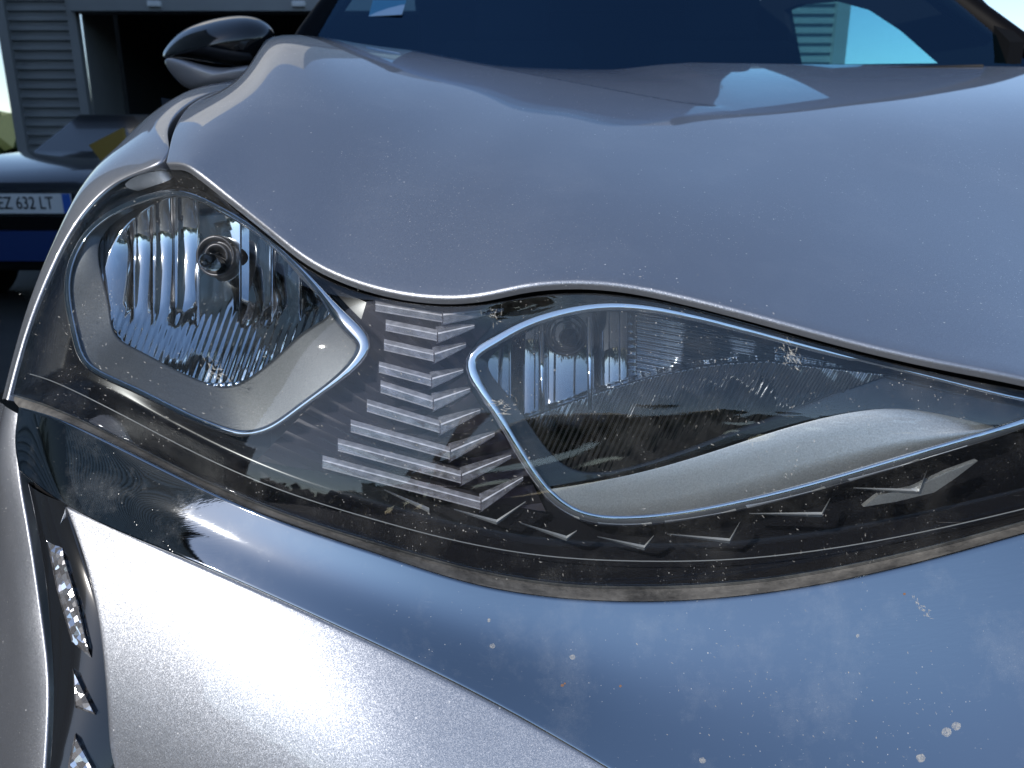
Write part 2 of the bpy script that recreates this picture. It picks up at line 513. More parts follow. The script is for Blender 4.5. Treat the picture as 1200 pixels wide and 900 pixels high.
obj("ceiling", *box((gp + 2) / 2, GY + 2.6, lint + .2, 2.2 - gp, 5.0, .1), M['void'], bld, False)
obj("reflection_block", *box(-3.2, GY + 2.8, 4.75, 3.1, 4.6, 2.5), M['clad'], bld, False)  # unseen tall block added for the grey reflection on the hood's left
obj("threshold", *box((gp + 2) / 2, GY + 2.5, .02, 2 - gp, 4.8, .04), M['void'], bld, False)
for u in (181, 350):
    p = P(u, 5, GY - .16)
    o = obj("bay_lamp", *box(p[0], p[1], p[2] + .0, .12, .05, .05), M['lampw'], bld, False); bevel(o, .01)
p = P(278, 5, GY - .3)
obj("downpipe", *tube([(p[0], p[1], 1.2), (p[0], p[1], 3.3)], .045, 10), M['pale'], bld)

# neighbouring wing: left of the car, seen in the reflections
wing = thing("workshop_wing", "dark ribbed workshop wall running along the left of the car", "building", (-5.3, .6, 0))
cladding("cladding", -3.8, 5.0, -4.95, .2, 7.0, M['clad'], wing, .12, .035, 'y')
obj("wall", *box(-7.2, .6, 3.5, 4.4, 8.8, 7.0), M['clad_dark'], wing, False)
obj("roof", *box(-7.15, .6, 7.08, 4.7, 9.1, .14), M['clad_dark'], wing, False)
for k in range(3):
    obj("window", *box(-4.94, -3.2 + 3.0 * k, 1.7, .06, 1.8, 1.3), M['black'], wing, False)

# distant tree belt round the yard, added to darken the lens reflection
tb = []
for k in range(4200):
    a = rng.random() * 2 * math.pi
    rr = 75 + rng.random() * 25
    x, y = rr * math.cos(a), rr * math.sin(a)
    top = (5 + 4 * math.sin(a * 5) * math.sin(a * 2.3 + 1) + 4 * rng.random()) * (.28 if y > 0 else 1.5)
    z = rng.random() ** .8 * max(3, top)
    n = Vector((rng.gauss(0, 1), rng.gauss(0, 1), rng.gauss(0, 1))).normalized(); b = n.orthogonal().normalized(); q = 1.2 + rng.random() * 1.5
    c = np.array([x, y, z]); e1, e2 = np.array(b) * q, np.array(n.cross(b)) * q
    e3 = np.array(n) * q * .8
    tb.append(([c - e1, c + e2, c + e1, c - e2, c + e3, c - e3], [(0, 1, 4), (1, 2, 4), (2, 3, 4), (3, 0, 4), (1, 0, 5), (2, 1, 5), (3, 2, 5), (0, 3, 5)]))
tbo = obj("added_tree_belt", *join(tb), M['leaf'], None, False); tbo['kind'] = 'stuff'; tbo['label'] = "distant dark green tree belt added round the yard for the lens reflection"
# hedge in the gap left of the garage
hb = []
for i in range(420):
    c = np.array([-5.9 + rng.random() * 1.6, 10 + rng.random() * 1.2, rng.random() * 1.15])
    a = Vector((rng.gauss(0, 1), rng.gauss(0, 1), rng.gauss(0, 1))).normalized(); b = a.orthogonal().normalized()
    q = .07 + rng.random() * .06
    a, b = np.array(a) * q, np.array(b) * q * .6
    hb.append(([c - a, c + b, c + a, c - b], [(0, 1, 2, 3)]))
tag(obj("hedge", *join(hb), M['leaf'], None, False), "low green hedge in the gap at the left end of the garage", "hedge")

# parked dark car with a number plate
vx, vy = -2.80, 4.62
van = thing("parked_roadster", "low dark navy car with white number plate in front of the garage", "car", (vx, vy + 1.6, 0))
def section(y, hw, z0, z1, shoulder):
    return [np.array([vx + sx * hw * k, y, z]) for sx, k, z in ((-1, .92, z0), (-1, 1, (z0 + z1) / 2), (-1, .97, z1 - shoulder), (-1, .78, z1), (1, .78, z1), (1, .97, z1 - shoulder), (1, 1, (z0 + z1) / 2), (1, .92, z0))]
secs = [section(vy + .02, .80, .30, .74, .10), section(vy + .12, .87, .24, .80, .1), section(vy + .8, .9, .22, .90, .12), section(vy + 1.3, .9, .22, .94, .1), section(vy + 3.2, .9, .22, .95, .1), section(vy + 3.9, .8, .3, .86, .12)]
V = [p for s_ in secs for p in s_]
f = gfaces(6, 8, closed=True) + [tuple(range(8)), tuple(40 + i for i in range(8))[::-1]]
bevel(obj("body", V, f, M['navy'], van), .03, 3)
obj("windscreen", *prism([(vx - .62, vy + 1.25, .93), (vx + .62, vy + 1.25, .93), (vx + .52, vy + 1.75, 1.2), (vx - .52, vy + 1.75, 1.2)], (0, .02, .01)), M['black'], van, False)
obj("lower_bumper", *join([box(vx, vy + .03, .405, 1.62, .2, .17)]), M['blue'], van, False)
obj("air_intake", *box(vx, vy + .01, .53, 1.3, .1, .07), M['trim'], van, False)
pl = obj("number_plate", *box(vx + .03, vy - .015, .64, .52, .012, .11), M['white'], van, False, label="white number plate with blue end bands")
for sx in (-1, 1):
    obj("plate_band", *box(vx + .03 + sx * .237, vy - .023, .64, .045, .006, .108), M['eu'], pl, False)
fc = bpy.data.curves.new("plate_text", 'FONT'); fc.body = "EZ 632 LT"; fc.size = .098; fc.extrude = .001; fc.align_x = 'CENTER'; fc.align_y = 'CENTER'
ft = bpy.data.objects.new("plate_text", fc); COL.objects.link(ft); fc.materials.append(M['ink'])
ft.location = (vx + .03, vy - .024, .64); ft.rotation_euler = (R(90), 0, 0); ft.scale = (.76, 1, 1)
bpy.context.view_layer.update()
tm = bpy.data.meshes.new_from_object(ft.evaluated_get(bpy.context.evaluated_depsgraph_get()))
tm.transform(ft.matrix_world); bpy.data.objects.remove(ft)
ft = bpy.data.objects.new("plate_lettering", tm); COL.objects.link(ft); ft.parent = pl
for sx in (-1, 1):
    hl = obj("headlight", *prism([(vx + sx * .5, vy + .03, .68), (vx + sx * .8, vy + .08, .72), (vx + sx * .78, vy + .08, .62), (vx + sx * .5, vy + .02, .62)], (0, .05, 0)), M['black'], van, False)
for sx in (-1, 1):
    for dy in (.75, 3.1):
        V, f = tube([(vx + sx * .72, vy + dy, .31), (vx + sx * .9, vy + dy, .31)], .31, 24)
        bevel(obj("wheel", V, f, M['rubber'], van, False), .02)

yb = P(128, 176, 4.2)
board = obj("warning_board", *prism([P(104, 170, 4.2), P(124, 196, 4.2), P(147, 176, 4.2), P(143, 150, 4.2)], (0, .03, 0)), M['yellow'], None, False)
# the board's stand reaches the floor
stand = join([prism([P(104, 170, 4.2), P(124, 196, 4.2), P(147, 176, 4.2), P(143, 150, 4.2)], (0, .03, 0)), box(yb[0], 4.24, yb[2] / 2, .03, .03, yb[2])])
bpy.data.objects.remove(board)
tag(obj("warning_board", *stand, M['yellow'], None, False), "tilted yellow board on a thin stand in front of the dark roadster", "sign")

# =================================================================== THE CAR
car = thing("parked_car", "silver grey metallic car seen close at its dusty right headlight", "car", (.33, 2.3, 0))

# ---- headlight lens: boundary curves
L_top = PP([(188, 197, .705), (224, 204, .69), (262, 234, .665), (330, 292, .62), (376, 324, .595), (445, 349, .57), (520, 359, .558), (565, 357, .552), (628, 347, .55), (700, 344, .548), (780, 355, .541), (900, 386, .524), (1000, 413, .51), (1100, 438, .497), (1200, 458, .487), (1330, 482, .477)])
L_bot_px = [(12, 463, .60), (60, 479, .566), (150, 521, .545), (250, 570, .519), (350, 610, .500), (450, 641, .490), (550, 668, .487), (650, 685, .485), (750, 689, .483), (850, 685, .480), (1000, 663, .475), (1100, 640, .472), (1200, 613, .47), (1330, 576, .468)]
L_bot = PP(L_bot_px, NEAR)
L_lef = PP([(188, 197, .705), (130, 220, .72), (95, 256, .712), (65, 310, .695), (35, 382, .663), (12, 463, .624)])
L_rig = PP([(1330, 482, .477), (1330, 530, .481), (1330, 576, .4867)])
NU, NV = 300, 80
LG = coons(L_top, L_bot, L_lef, L_rig, NU, NV)
N0 = gnormals(LG)
if N0[NV // 2, NU // 2, 1] > 0: N0 = -N0
ss = np.linspace(0, 1, NU)[None, :, None]; tt = np.linspace(0, 1, NV)[:, None, None]
N0m = N0.copy()
LG = LG + np.array([-.12, -.75, .45])[None, None] * (.020 * 4 * tt * (1 - tt)) * np.clip(ss * (1.25 - ss) * 5, 0, 1)
LPX = pix(LG).reshape(-1, 2); LY = LG[..., 1].reshape(-1)
# smooth depth of the lens as a function of the photo position (polynomial fit)
def basis(u, v):
    a = (np.asarray(u) - 600) / 600; b = (np.asarray(v) - 450) / 300
    return np.stack([a ** i * b ** j for i in range(6) for j in range(5) if i + j < 7], -1)
COEF = np.linalg.lstsq(basis(LPX[:, 0], LPX[:, 1]), 1 / LY, rcond=None)[0]
def lens_y(u, v): return 1 / (basis(u, v) @ COEF)
def PL(u, v, off): return P(u, v, float(lens_y(u, v)) + off)
def loopL(px, off, n=160):
    c = spl(np.array(px, float), n, closed=True)
    o = off if callable(off) else (lambda u, v: off)
    return np.array([PL(u, v, o(u, v)) for u, v in c]), c

# ---- bezel outlines in the photo
A_BEZ = [(214, 226), (258, 243), (300, 268), (338, 300), (375, 340), (406, 378), (425, 402), (418, 422), (392, 447), (350, 478), (318, 500), (288, 508), (258, 502), (210, 482), (150, 453), (102, 427), (88, 395), (79, 345), (83, 308), (102, 273), (135, 247), (172, 232)]
A_OPEN = [(210, 231), (254, 247), (296, 272), (333, 304), (367, 341), (386, 366), (360, 386), (330, 412), (300, 437), (270, 452), (238, 447), (200, 430), (160, 409), (136, 392), (128, 358), (118, 316), (118, 281), (150, 250)]
B_BEZ = [(552, 424), (575, 402), (610, 382), (655, 366), (700, 358), (745, 358), (800, 367), (870, 384), (950, 405), (1040, 427), (1120, 447), (1200, 466), (1240, 478), (1215, 490), (1172, 505), (1100, 527), (1000, 557), (900, 584), (800, 604), (725, 610), (680, 603), (645, 580), (612, 535), (578, 478)]
B_OPEN = [(572, 426), (600, 400), (640, 379), (690, 367), (745, 366), (800, 375), (870, 392), (950, 413), (1020, 430), (1033, 435), (1000, 449), (950, 470), (880, 496), (800, 527), (740, 546), (695, 553), (660, 543), (628, 508), (598, 466)]

head = None
# housing: black pan behind the lens, opened where the lamps sit
pan_off = .032 * np.clip(np.minimum(np.minimum(tt, 1 - tt) * 13, np.minimum(ss, 1 - ss) * 22 + 0 * tt), 0, 1) ** .7 + .004
HG = LG + np.concatenate([0 * pan_off, pan_off, -.1 * pan_off], 2)
hp = pix(HG)
ctr = (hp[:-1, :-1] + hp[1:, 1:]) / 2
def shrink(poly, k):
    p = np.array(poly, float); c = p.mean(0)
    q = spl(p, 200, closed=True)
    t = np.roll(q, -1, 0) - np.roll(q, 1, 0); n = np.stack([t[:, 1], -t[:, 0]], 1); n /= np.linalg.norm(n, axis=1, keepdims=True)
    area = np.sum(q[:, 0] * np.roll(q[:, 1], -1) - np.roll(q[:, 0], -1) * q[:, 1])
    return q - n * k * np.sign(area)
mask = ~(inpoly(shrink(A_BEZ, 5), ctr) | inpoly(shrink(B_BEZ, 5), ctr))
head = gobj("headlight", HG, M['housing'], car, mask, label="dusty clear right headlight with two reflector bowls")
# lens shell (outer skin and inner skin joined round the rim)
inner = LG + np.array([.0004, .0028, -.0006])
V = np.concatenate([LG.reshape(-1, 3), inner.reshape(-1, 3)])
f = gfaces(NV, NU) + [q[::-1] for q in gfaces(NV, NU, NV * NU)]
rim = [(0, i) for i in range(NU)] + [(j, NU - 1) for j in range(1, NV)] + [(NV - 1, i) for i in range(NU - 2, -1, -1)] + [(j, 0) for j in range(NV - 2, 0, -1)]
ri = [j * NU + i for j, i in rim]
f += [(ri[k], ri[(k + 1) % len(ri)], ri[(k + 1) % len(ri)] + NV * NU, ri[k] + NV * NU) for k in range(len(ri))]
obj("lens", V, f, M['lens'], head)

# ---- lamp modules
def bezel(px, off, wid, deep, name="chrome_bezel"):
    """swept chrome band: flat face with rounded edges"""
    n = 220
    c = spl(np.array(px, float), n, closed=True)
    t = np.roll(c, -1, 0) - np.roll(c, 1, 0)
    nn = np.stack([t[:, 1], -t[:, 0]], 1); nn /= np.linalg.norm(nn, axis=1, keepdims=True)
    if np.sum(c[:, 0] * np.roll(c[:, 1], -1) - np.roll(c[:, 0], -1) * c[:, 1]) > 0: nn = -nn   # inward
    nn = -nn
    wv = np.array([wid(u, v) for u, v in c]) if callable(wid) else np.full(n, wid)
    prof = [(0, deep), (0, .003), (.10, .0006), (.30, 0), (.70, .0), (.90, .0008), (1.0, .003), (1.0, deep)]
    rows = []
    for a, d in prof:
        q = c - nn * (a - .5)[None] * 0 if False else c + nn * ((.5 - a) * wv)[:, None] * -1
        rows.append([PL(u, v, off + d) for u, v in q])
    G = np.array(rows)
    return obj(name, G.reshape(-1, 3), gfaces(len(prof), n, closed=True), M['chrome'], head)
def rim_width_A(u, v):
    d = math.hypot(u - 412, v - 385)
    return 8 + 12 * math.exp(-(d / 45) ** 2)
bezel(A_BEZ, .012, rim_width_A, .022)
def rim_width_B(u, v):
    return 14 - 4 * (u > 1000 and v < 480) - 2 * (v > 450 and u < 640)
bezel(B_BEZ, .012, rim_width_B, .022)

def shelf(bez, opn, o0, o1, name, m, wall=.006):
    n = 220
    a = spl(shrink(bez, 2), n, closed=True); b = spl(np.array(opn, float), n, closed=True)
    # match by angle about the centroid of the opening
    c = b.mean(0)
    def byang(q):
        th = np.unwrap(np.arctan2(q[:, 1] - c[1], (q[:, 0] - c[0]) * .6))
        return th
    # nearest matching keeps the strips straight
    k0 = np.argmin(np.linalg.norm(a - b[0], axis=1)); a = np.roll(a, -k0, 0)
    dirA = np.sum(a[:, 0] * np.roll(a[:, 1], -1) - np.roll(a[:, 0], -1) * a[:, 1]); dirB = np.sum(b[:, 0] * np.roll(b[:, 1], -1) - np.roll(b[:, 0], -1) * b[:, 1])
    if dirA * dirB < 0: b = np.roll(b[::-1], 1, 0)
    rows = []
    for s in (0, .05, .25, .5, .75, .94, 1.0):
        o = o0 + (o1 - o0) * s
        rows.append([PL(*(a[i] * (1 - s) + b[i] * s), o) for i in range(n)])
    rows.append([PL(*b[i], o1 + wall) for i in range(n)])
    G = np.array(rows)
    return obj(name, G.reshape(-1, 3), gfaces(len(rows), n, closed=True), m, head)
shelf(A_BEZ, A_OPEN, .016, .030, "lamp_surround", M['satin'])
shelf(B_BEZ, B_OPEN, .0200, .0235, "lamp_surround", M['black'], .016)

def bowl(name, opn, depthf, m, step=3.0, grow=6):
    q = shrink(opn, -grow)
    u0, v0 = q.min(0); u1, v1 = q.max(0)
    nu, nv = int((u1 - u0) / step) + 2, int((v1 - v0) / step) + 2
    U, Vv = np.meshgrid(np.linspace(u0, u1, nu), np.linspace(v0, v1, nv))
    a_, b_ = (U - 600) / F, -(Vv - 450) / F
    D = np.stack([a_, math.cos(PITCH) + b_ * math.sin(PITCH), -math.sin(PITCH) + b_ * math.cos(PITCH)], -1)
    Y = lens_y(U.ravel(), Vv.ravel()).reshape(U.shape) + np.vectorize(depthf)(U, Vv)
    G = CAMP + D * (Y / D[..., 1])[..., None]
    c = np.stack([(U[:-1, :-1] + U[1:, 1:]) / 2, (Vv[:-1, :-1] + Vv[1:, 1:]) / 2], -1)
    return gobj(name, G, m, head, inpoly(q, c))
FA = [100, 122, 157, 181, 205, 232, 282, 318, 352, 400]
def ripple(u, v): return math.sin(u * .11 + 2 * math.sin(v * .05)) + math.sin(v * .13 + u * .04 + 1.3) + .6 * math.sin(u * .23 - v * .17)
def sst1(x): x = max(0, min(1, x)); return x * x * (3 - 2 * x)
def depthA(u, v):
    r2 = ((u - 255) / 135) ** 2 + ((v - 335) / 115) ** 2
    d = .036 + .055 * max(0, 1 - r2)
    f = sst1((v - 352) / 36)
    for a, b in zip(FA, FA[1:]):
        if a <= u < b:
            q = (u - a) / (b - a) * 2 - 1
            d += (1 - f) * (.0035 * q * q - .002 + .004 * math.sin(a * 1.7) + .0012 * math.sin(v * .06 + u * .02))
            break
    d += f * (.0003 * math.sin((u + .35 * v) * .75) + .010 * ((u - 250) / 120) ** 2 + .0003 * ripple(u * .7, v * .7) - .006)
    return d
bowl("reflector", A_OPEN, depthA, M['mirror'], 1.2)
def fold(u): return 505 - (u - 640) * .30 + .00035 * (u - 640) ** 2 if u < 1100 else 430
def depthB(u, v):
    r2 = ((u - 690) / 220) ** 2 + ((v - 430) / 140) ** 2
    d = .040 + .045 * max(0, 1 - r2)
    fv = 492 - 74 * math.sin(max(0, min(1, (u - 600) / 300)) * math.pi / 2) + 14 * max(0, (u - 900) / 130)
    if v > fv:
        k = (v - fv) / 110
        r2 = ((u - 690) / 220) ** 2 + ((fv - 430) / 140) ** 2
        d = .040 + .045 * max(0, 1 - r2) - .022 * sst1((v - fv) / 6) + .014 * k + .026 * k * k + .0009 * math.sin((u + .55 * (v - fv)) * .78) + .0004 * ripple(u * .8, v * .8)
    elif u > 745:
        d += .004 * math.sin((v - .18 * u) * .75) * .35 + .002 * math.sin(u * .05)
    else:
        for a, b, t in ((500, 597, .5), (597, 632, -.9), (632, 642, .2), (642, 692, .1), (692, 726, -.7), (726, 745, .9)):
            if a <= u < b:
                s = (u - a) / (b - a) * 2 - 1
                d += .003 * s * s + t * .005 * s + (.006 if (b - a) == 10 else 0)
    return d
bowl("reflector", B_OPEN, depthB, M['mirror_dim'], 1.2, 5)
# satin shelf of the inner lamp
SB_top = [(640, 574), (690, 566), (740, 556), (830, 531), (920, 502), (1000, 483), (1052, 479), (1100, 485), (1163, 499)]
SB_bot = [(660, 588), (695, 603), (740, 604), (800, 599), (900, 579), (1000, 552), (1060, 534), (1110, 519), (1166, 501)]
a = spl(np.array(SB_top, float), 80); b = spl(np.array(SB_bot, float), 80)
rows = []
for s, o in ((0, 1.15), (.04, 1), (.3, .72), (.65, .36), (.96, 0), (1, .25)):
    rows.append([PL(*(a[i] * (1 - s) + b[i] * s), .0125 + o * (.0002 + .0062 * (i / 79) ** 1.2)) for i in range(80)])
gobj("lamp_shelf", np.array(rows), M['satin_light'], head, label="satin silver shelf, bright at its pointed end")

# bulbs
def disc_stack(name, u, v, off, rings, m, parent, ax=None, n=40):
    """lathe around the view-facing axis: rings = (radius m, along-axis m)"""
    c = PL(u, v, off)
    ax = np.array([-.1, -.97, .2]) if ax is None else np.asarray(ax, float)
    ax = ax / np.linalg.norm(ax)
    e1 = np.cross(ax, [0, 0, 1]); e1 /= np.linalg.norm(e1); e2 = np.cross(ax, e1)
    V = []
    for r, h in rings:
        for k in range(n):
            t = 2 * math.pi * k / n
            V.append(c + ax * h + r * (math.cos(t) * e1 + math.sin(t) * e2))
    f = gfaces(len(rings), n, closed=True)
    f += [tuple(range((len(rings) - 1) * n, len(rings) * n))]
    return obj(name, V, f, m, parent)
disc_stack("bulb_socket", 257, 301, .075, [(.0185, -.01), (.0185, .006), (.0175, .008), (.0155, .008), (.0145, .004), (.012, .003), (.0115, .006), (.009, .007), (.0085, .003), (.004, .002)], M['bulb_cap'], head)
disc_stack("bulb", 253, 308, .066, [(.0075, -.006), (.0078, .012), (.007, .017), (.004, .020), (.0005, .0207)], M['black'], head)
disc_stack("bulb_socket", 664, 392, .085, [(.0175, -.01), (.0175, .006), (.0165, .0075), (.0145, .0075), (.0135, .003), (.0125, .003), (.012, .006), (.0105, .007), (.0095, .002), (.005, .001)], M['bulb_cap'], head)
disc_stack("bulb", 668, 395, .075, [(.0055, -.006), (.006, .012), (.0075, .018), (.0078, .023), (.006, .0275), (.0005, .029)], M['black'], head)
for u in (634, 690):
    V, f = tube([PL(u, 372 if u > 650 else 390, .050), PL(u + 2, 480, .048)], .0022, 10)
    obj("reflector_post", V, f, M['chrome'], head)

# ---- light bars between the lamps
BARS = [[(378, 541), (563, 590), (613, 560)], [(396, 521), (540, 559), (599, 534)], [(411, 499), (527, 531), (580, 508)], [(430, 475), (515, 500), (563, 481)], [(446, 453), (507, 472), (551, 456)],
        [(444, 430), (505, 446), (543, 434)], [(450, 404), (508, 417), (546, 404)], [(452, 381), (512, 393), (556, 382)], [(440, 358), (518, 371), (590, 362)]]
def facet_strip(rows, mats):
    n, m = len(rows), len(rows[0])
    V = [p for r_ in rows for p in r_]
    f = gfaces(n, m, closed=True); mi = []
    for j in range(n - 1): mi += mats
    f += [tuple(range(m))[::-1], tuple((n - 1) * m + k for k in range(m))]; mi += [0, 0]
    return V, f, mi
for bi, (p0, p1, p2) in enumerate(BARS):
    big = bi < 5
    hh = 15 if big else 13.5
    V, Fc, MI = [], [], []
    def add(rows, mats):
        v, f, mi = facet_strip(rows, mats); o = len(V)
        V.extend(v); Fc.extend(tuple(i + o for i in q) for q in f); MI.extend(mi)
    def sect(u, v, h, off, tilt=0.0):
        return [PL(u, v - h * .5, off + .007), PL(u + tilt, v - h * .16, off + .0006), PL(u + tilt, v - h * .06, off), PL(u + tilt, v + h * .40, off + .0002), PL(u, v + h * .5, off + .0012), PL(u, v + h * .5, off + .022), PL(u, v - h * .5, off + .022)]
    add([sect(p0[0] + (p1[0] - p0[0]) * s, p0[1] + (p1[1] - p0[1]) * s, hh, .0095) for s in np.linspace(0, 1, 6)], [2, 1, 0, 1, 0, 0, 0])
    # folded return: a taller wedge that narrows to its tip
    q0 = (p1[0] - 1.5, p1[1] - 1.5)
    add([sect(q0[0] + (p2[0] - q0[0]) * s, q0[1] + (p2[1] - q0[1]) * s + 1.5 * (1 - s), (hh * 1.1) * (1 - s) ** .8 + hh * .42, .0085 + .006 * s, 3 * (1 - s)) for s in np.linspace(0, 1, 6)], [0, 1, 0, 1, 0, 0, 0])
    o = obj("light_bar", V, Fc, M['bar'], head, False)
    o.data.materials.append(M['bar_edge_glint']); o.data.materials.append(M['bar_top_glint'])  # whiter edge and top facets paint the bars' highlights into the colour
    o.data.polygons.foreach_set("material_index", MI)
# faceted reflector panel behind the bars
cl = [(430, 352), (405, 420), (340, 500), (300, 540)]; cr = [(600, 362), (545, 430), (590, 510), (640, 600)]
a = spl(np.array(cl, float), 24); b = spl(np.array(cr, float), 24)
rows = [[PL(*(a[j] * (1 - s) + b[j] * s), .028 + .005 * ((j + i) % 2)) for i, s in enumerate(np.linspace(0, 1, 10))] for j in range(24)]
gobj("bar_backing", np.array(rows), simple("bar_backing", (.06, .055, .065), .15, .5), head, smooth_=False)

# ---- chevron markers
def wire(name, pts, off, r, m=None):
    q = []
    for (u0, v0), (u1, v1) in zip(pts, pts[1:]):
        for k in range(5): q.append((u0 + (u1 - u0) * k / 5, v0 + (v1 - v0) * k / 5))
    q.append(pts[-1])
    V, f = tube([PL(u, v, off) for u, v in q], r, 6, up=(0, -1, .2))
    return obj(name, V, f, m or M['chrome'], head, False)
for ch in ([(450, 574), (503, 598)], [(532, 597), (582, 612), (616, 588)], [(610, 613), (664, 631), (676, 622)], [(700, 629), (755, 642), (766, 628)], [(782, 626), (855, 634), (867, 612)], [(878, 602), (963, 603), (973, 584)], [(1000, 572), (1077, 576), (1086, 552)]):
    q = ch
    V, f = [], []
    parts = []
    for (p0, p1) in zip(q, q[1:]):
        w0, w1 = (1.4, 6.0) if p1 is q[1] else (6.0, 1.6)
        n = 6; rows = []
        for k in range(n + 1):
            s = k / n; u = p0[0] + (p1[0] - p0[0]) * s; v = p0[1] + (p1[1] - p0[1]) * s; h = (w0 + (w1 - w0) * s) * .5
            rows.append([PL(u, v - h, .010), PL(u, v, .006), PL(u, v + h, .010), PL(u, v, .014)])
        parts.append(([p for r_ in rows for p in r_], gfaces(n + 1, 4, closed=True) + [(3, 2, 1, 0), (n * 4, n * 4 + 1, n * 4 + 2, n * 4 + 3)]))
    obj("chevron_marker", *join(parts), M['marker'], head, False)
leaf = [(1012, 594), (1030, 580), (1070, 572), (1110, 553), (1146, 540), (1120, 560), (1095, 577), (1050, 588)]
obj("marker_leaf", *prism([PL(u, v, .010) for u, v in leaf], (0, .004, 0)), M['satin_light'], head, False)
# moulded ribs running round the bottom of the lens
row = LG[int(.915 * NV), 6:] + np.array([0, .0065, -.001])
V, f = tube(row[::3], .00045, 6); obj("lens_rib", V, f, simple("lens_rib", (.22, .22, .22), .3), head)

# ---- seal under the lens (dusty lip)
B_top_px = [(22, 479, .587), (60, 491, .560), (150, 532, .533), (250, 581, .507), (350, 622, .486), (450, 655, .476), (550, 686, .472), (650, 703, .470), (750, 708, .467), (850, 703, .464), (1000, 680, .459), (1100, 656, .458), (1200, 628, .458), (1330, 592, .458)]
B_top = PP(B_top_px, NEAR)
S0 = spl(L_bot, 200); S3 = spl(B_top, 200)
G = np.array([S0 + np.array([0, .012, -.001]), S0 * .9 + S3 * .1 + np.array([0, .003, -.0025]), S0 * .5 + S3 * .5 + [0, .001, -.0015], S3 + [0, .0015, -.0005], S3 + np.array([0, .004, -.012])])
gobj("headlight_seal", loft(G, 200, 24), M['dusty'], car)

# ---- gloss bumper panel
B_bot_px = [(22, 550, .562), (75, 589, .527), (200, 645, .4875), (400, 733, .450), (600, 832, .423), (712, 897, .4045), (860, 985, .374), (1100, 1110, .334), (1330, 1215, .29)]
B_bot = PP(B_bot_px, NEAR)
BG = coons(B_top, B_bot, PP([(22, 479, .587), (18, 515, .575), (22, 550, .562)], NEAR), PP([(1330, 592, .458), (1330, 850, .39), (1330, 1215, .29)], NEAR), 260, 90)
ss = np.linspace(0, 1, 260)[None, :, None]; tt = np.linspace(0, 1, 90)[:, None, None]
BG = BG + np.array([0, -.6, .7])[None, None] * (.0025 * 4 * tt * (1 - tt) * np.clip(ss * 6, 0, 1))
BX = np.concatenate([BG] + [BG[:, -1:] + np.array([.11 * k, .006 * k * k, 0]) for k in (1, 2, 3, 4)], 1)
fl = -1 if gnormals(BX)[45, 130, 2] < 0 else 1
gobj("bumper_panel", rolled(BX, 'tbl', .002, .012, 4, fl), M['gloss'], car, label="mirror-like blue grey bumper panel with dust")

# grille panel between the headlamps, just outside the frame
c0 = LG[:, -1] + np.array([.002, .012, 0])
gobj("grille_panel", np.array([c0 + np.array([.11 * k, .006 * k * k, 0]) for k in range(5)]), M['trim'], car)

# ---- silver lower bumper
K_top = PP([(80, 597, .523), (200, 652, .4855), (400, 741, .4475), (600, 841, 0.4205), (715, 906, 0.402), (860, 995, 0.372)], NEAR)
K_mid = PP([(112, 700, .481), (245, 770, .445), (450, 870, 0.4075), (580, 940, 0.391), (700, 1000, 0.375), (820, 1060, 0.357)], NEAR)
K_bot = PP([(137, 960, .426), (245, 1000, .404), (450, 1090, 0.3717), (580, 1150, 0.357), (700, 1200, 0.344), (800, 1250, 0.33)], NEAR)
K_low = K_bot + np.array([0, .03, -.13])
KG = loft([K_top, K_mid, K_bot, K_low], 120, 90)
fl = -1 if gnormals(KG)[30, 60, 2] < 0 else 1
gobj("lower_bumper", rolled(KG, 'tl', .0035, .012, 4, fl), M['paint'], car)
# dark seam strip between the two
s1 = spl(B_bot, 120)[2:100]; 
gobj("seam_strip", np.array([s1 + [0, .010, .004], s1 + [.0, .007, -.010], s1 + [0, .012, -.03]]), M['rubber'], car)

# ---- daytime running lamp
D_L = PP([(30, 568, .561), (45, 640, .523), (57, 740, .481), (61, 830, .450), (57, 900, .428), (45, 1000, .403)], NEAR)
D_R = PP([(74, 591, .533), (101, 680, .492), (128, 770, .464), (139, 830, .448), (137, 900, .431), (130, 1000, .412)], NEAR)
DG = np.array([D_L * (1 - s) + D_R * s + np.array([-.25, -1, .3]) * .004 * 4 * s * (1 - s) + [0, .003, 0] for s in np.linspace(0, 1, 14)])
DG = loft(DG, 80, 20)
fl = -1 if gnormals(DG)[10, 40, 1] > 0 else 1
drl = gobj("daytime_lamp", rolled(DG, 'tb', .002, .010, 4, fl), M['black'], car, label="black upright lamp strip with clear inserts")
dpx = pix(DG).reshape(-1, 2); dyy = DG[..., 1].reshape(-1)
def PD(u, v, off):
    d = np.sum((dpx - [u, v]) ** 2, 1); k = np.argsort(d)[:4]; wgt = 1 / (d[k] + .5)
    return P(u, v, float((dyy[k] * wgt).sum() / wgt.sum()) + off)
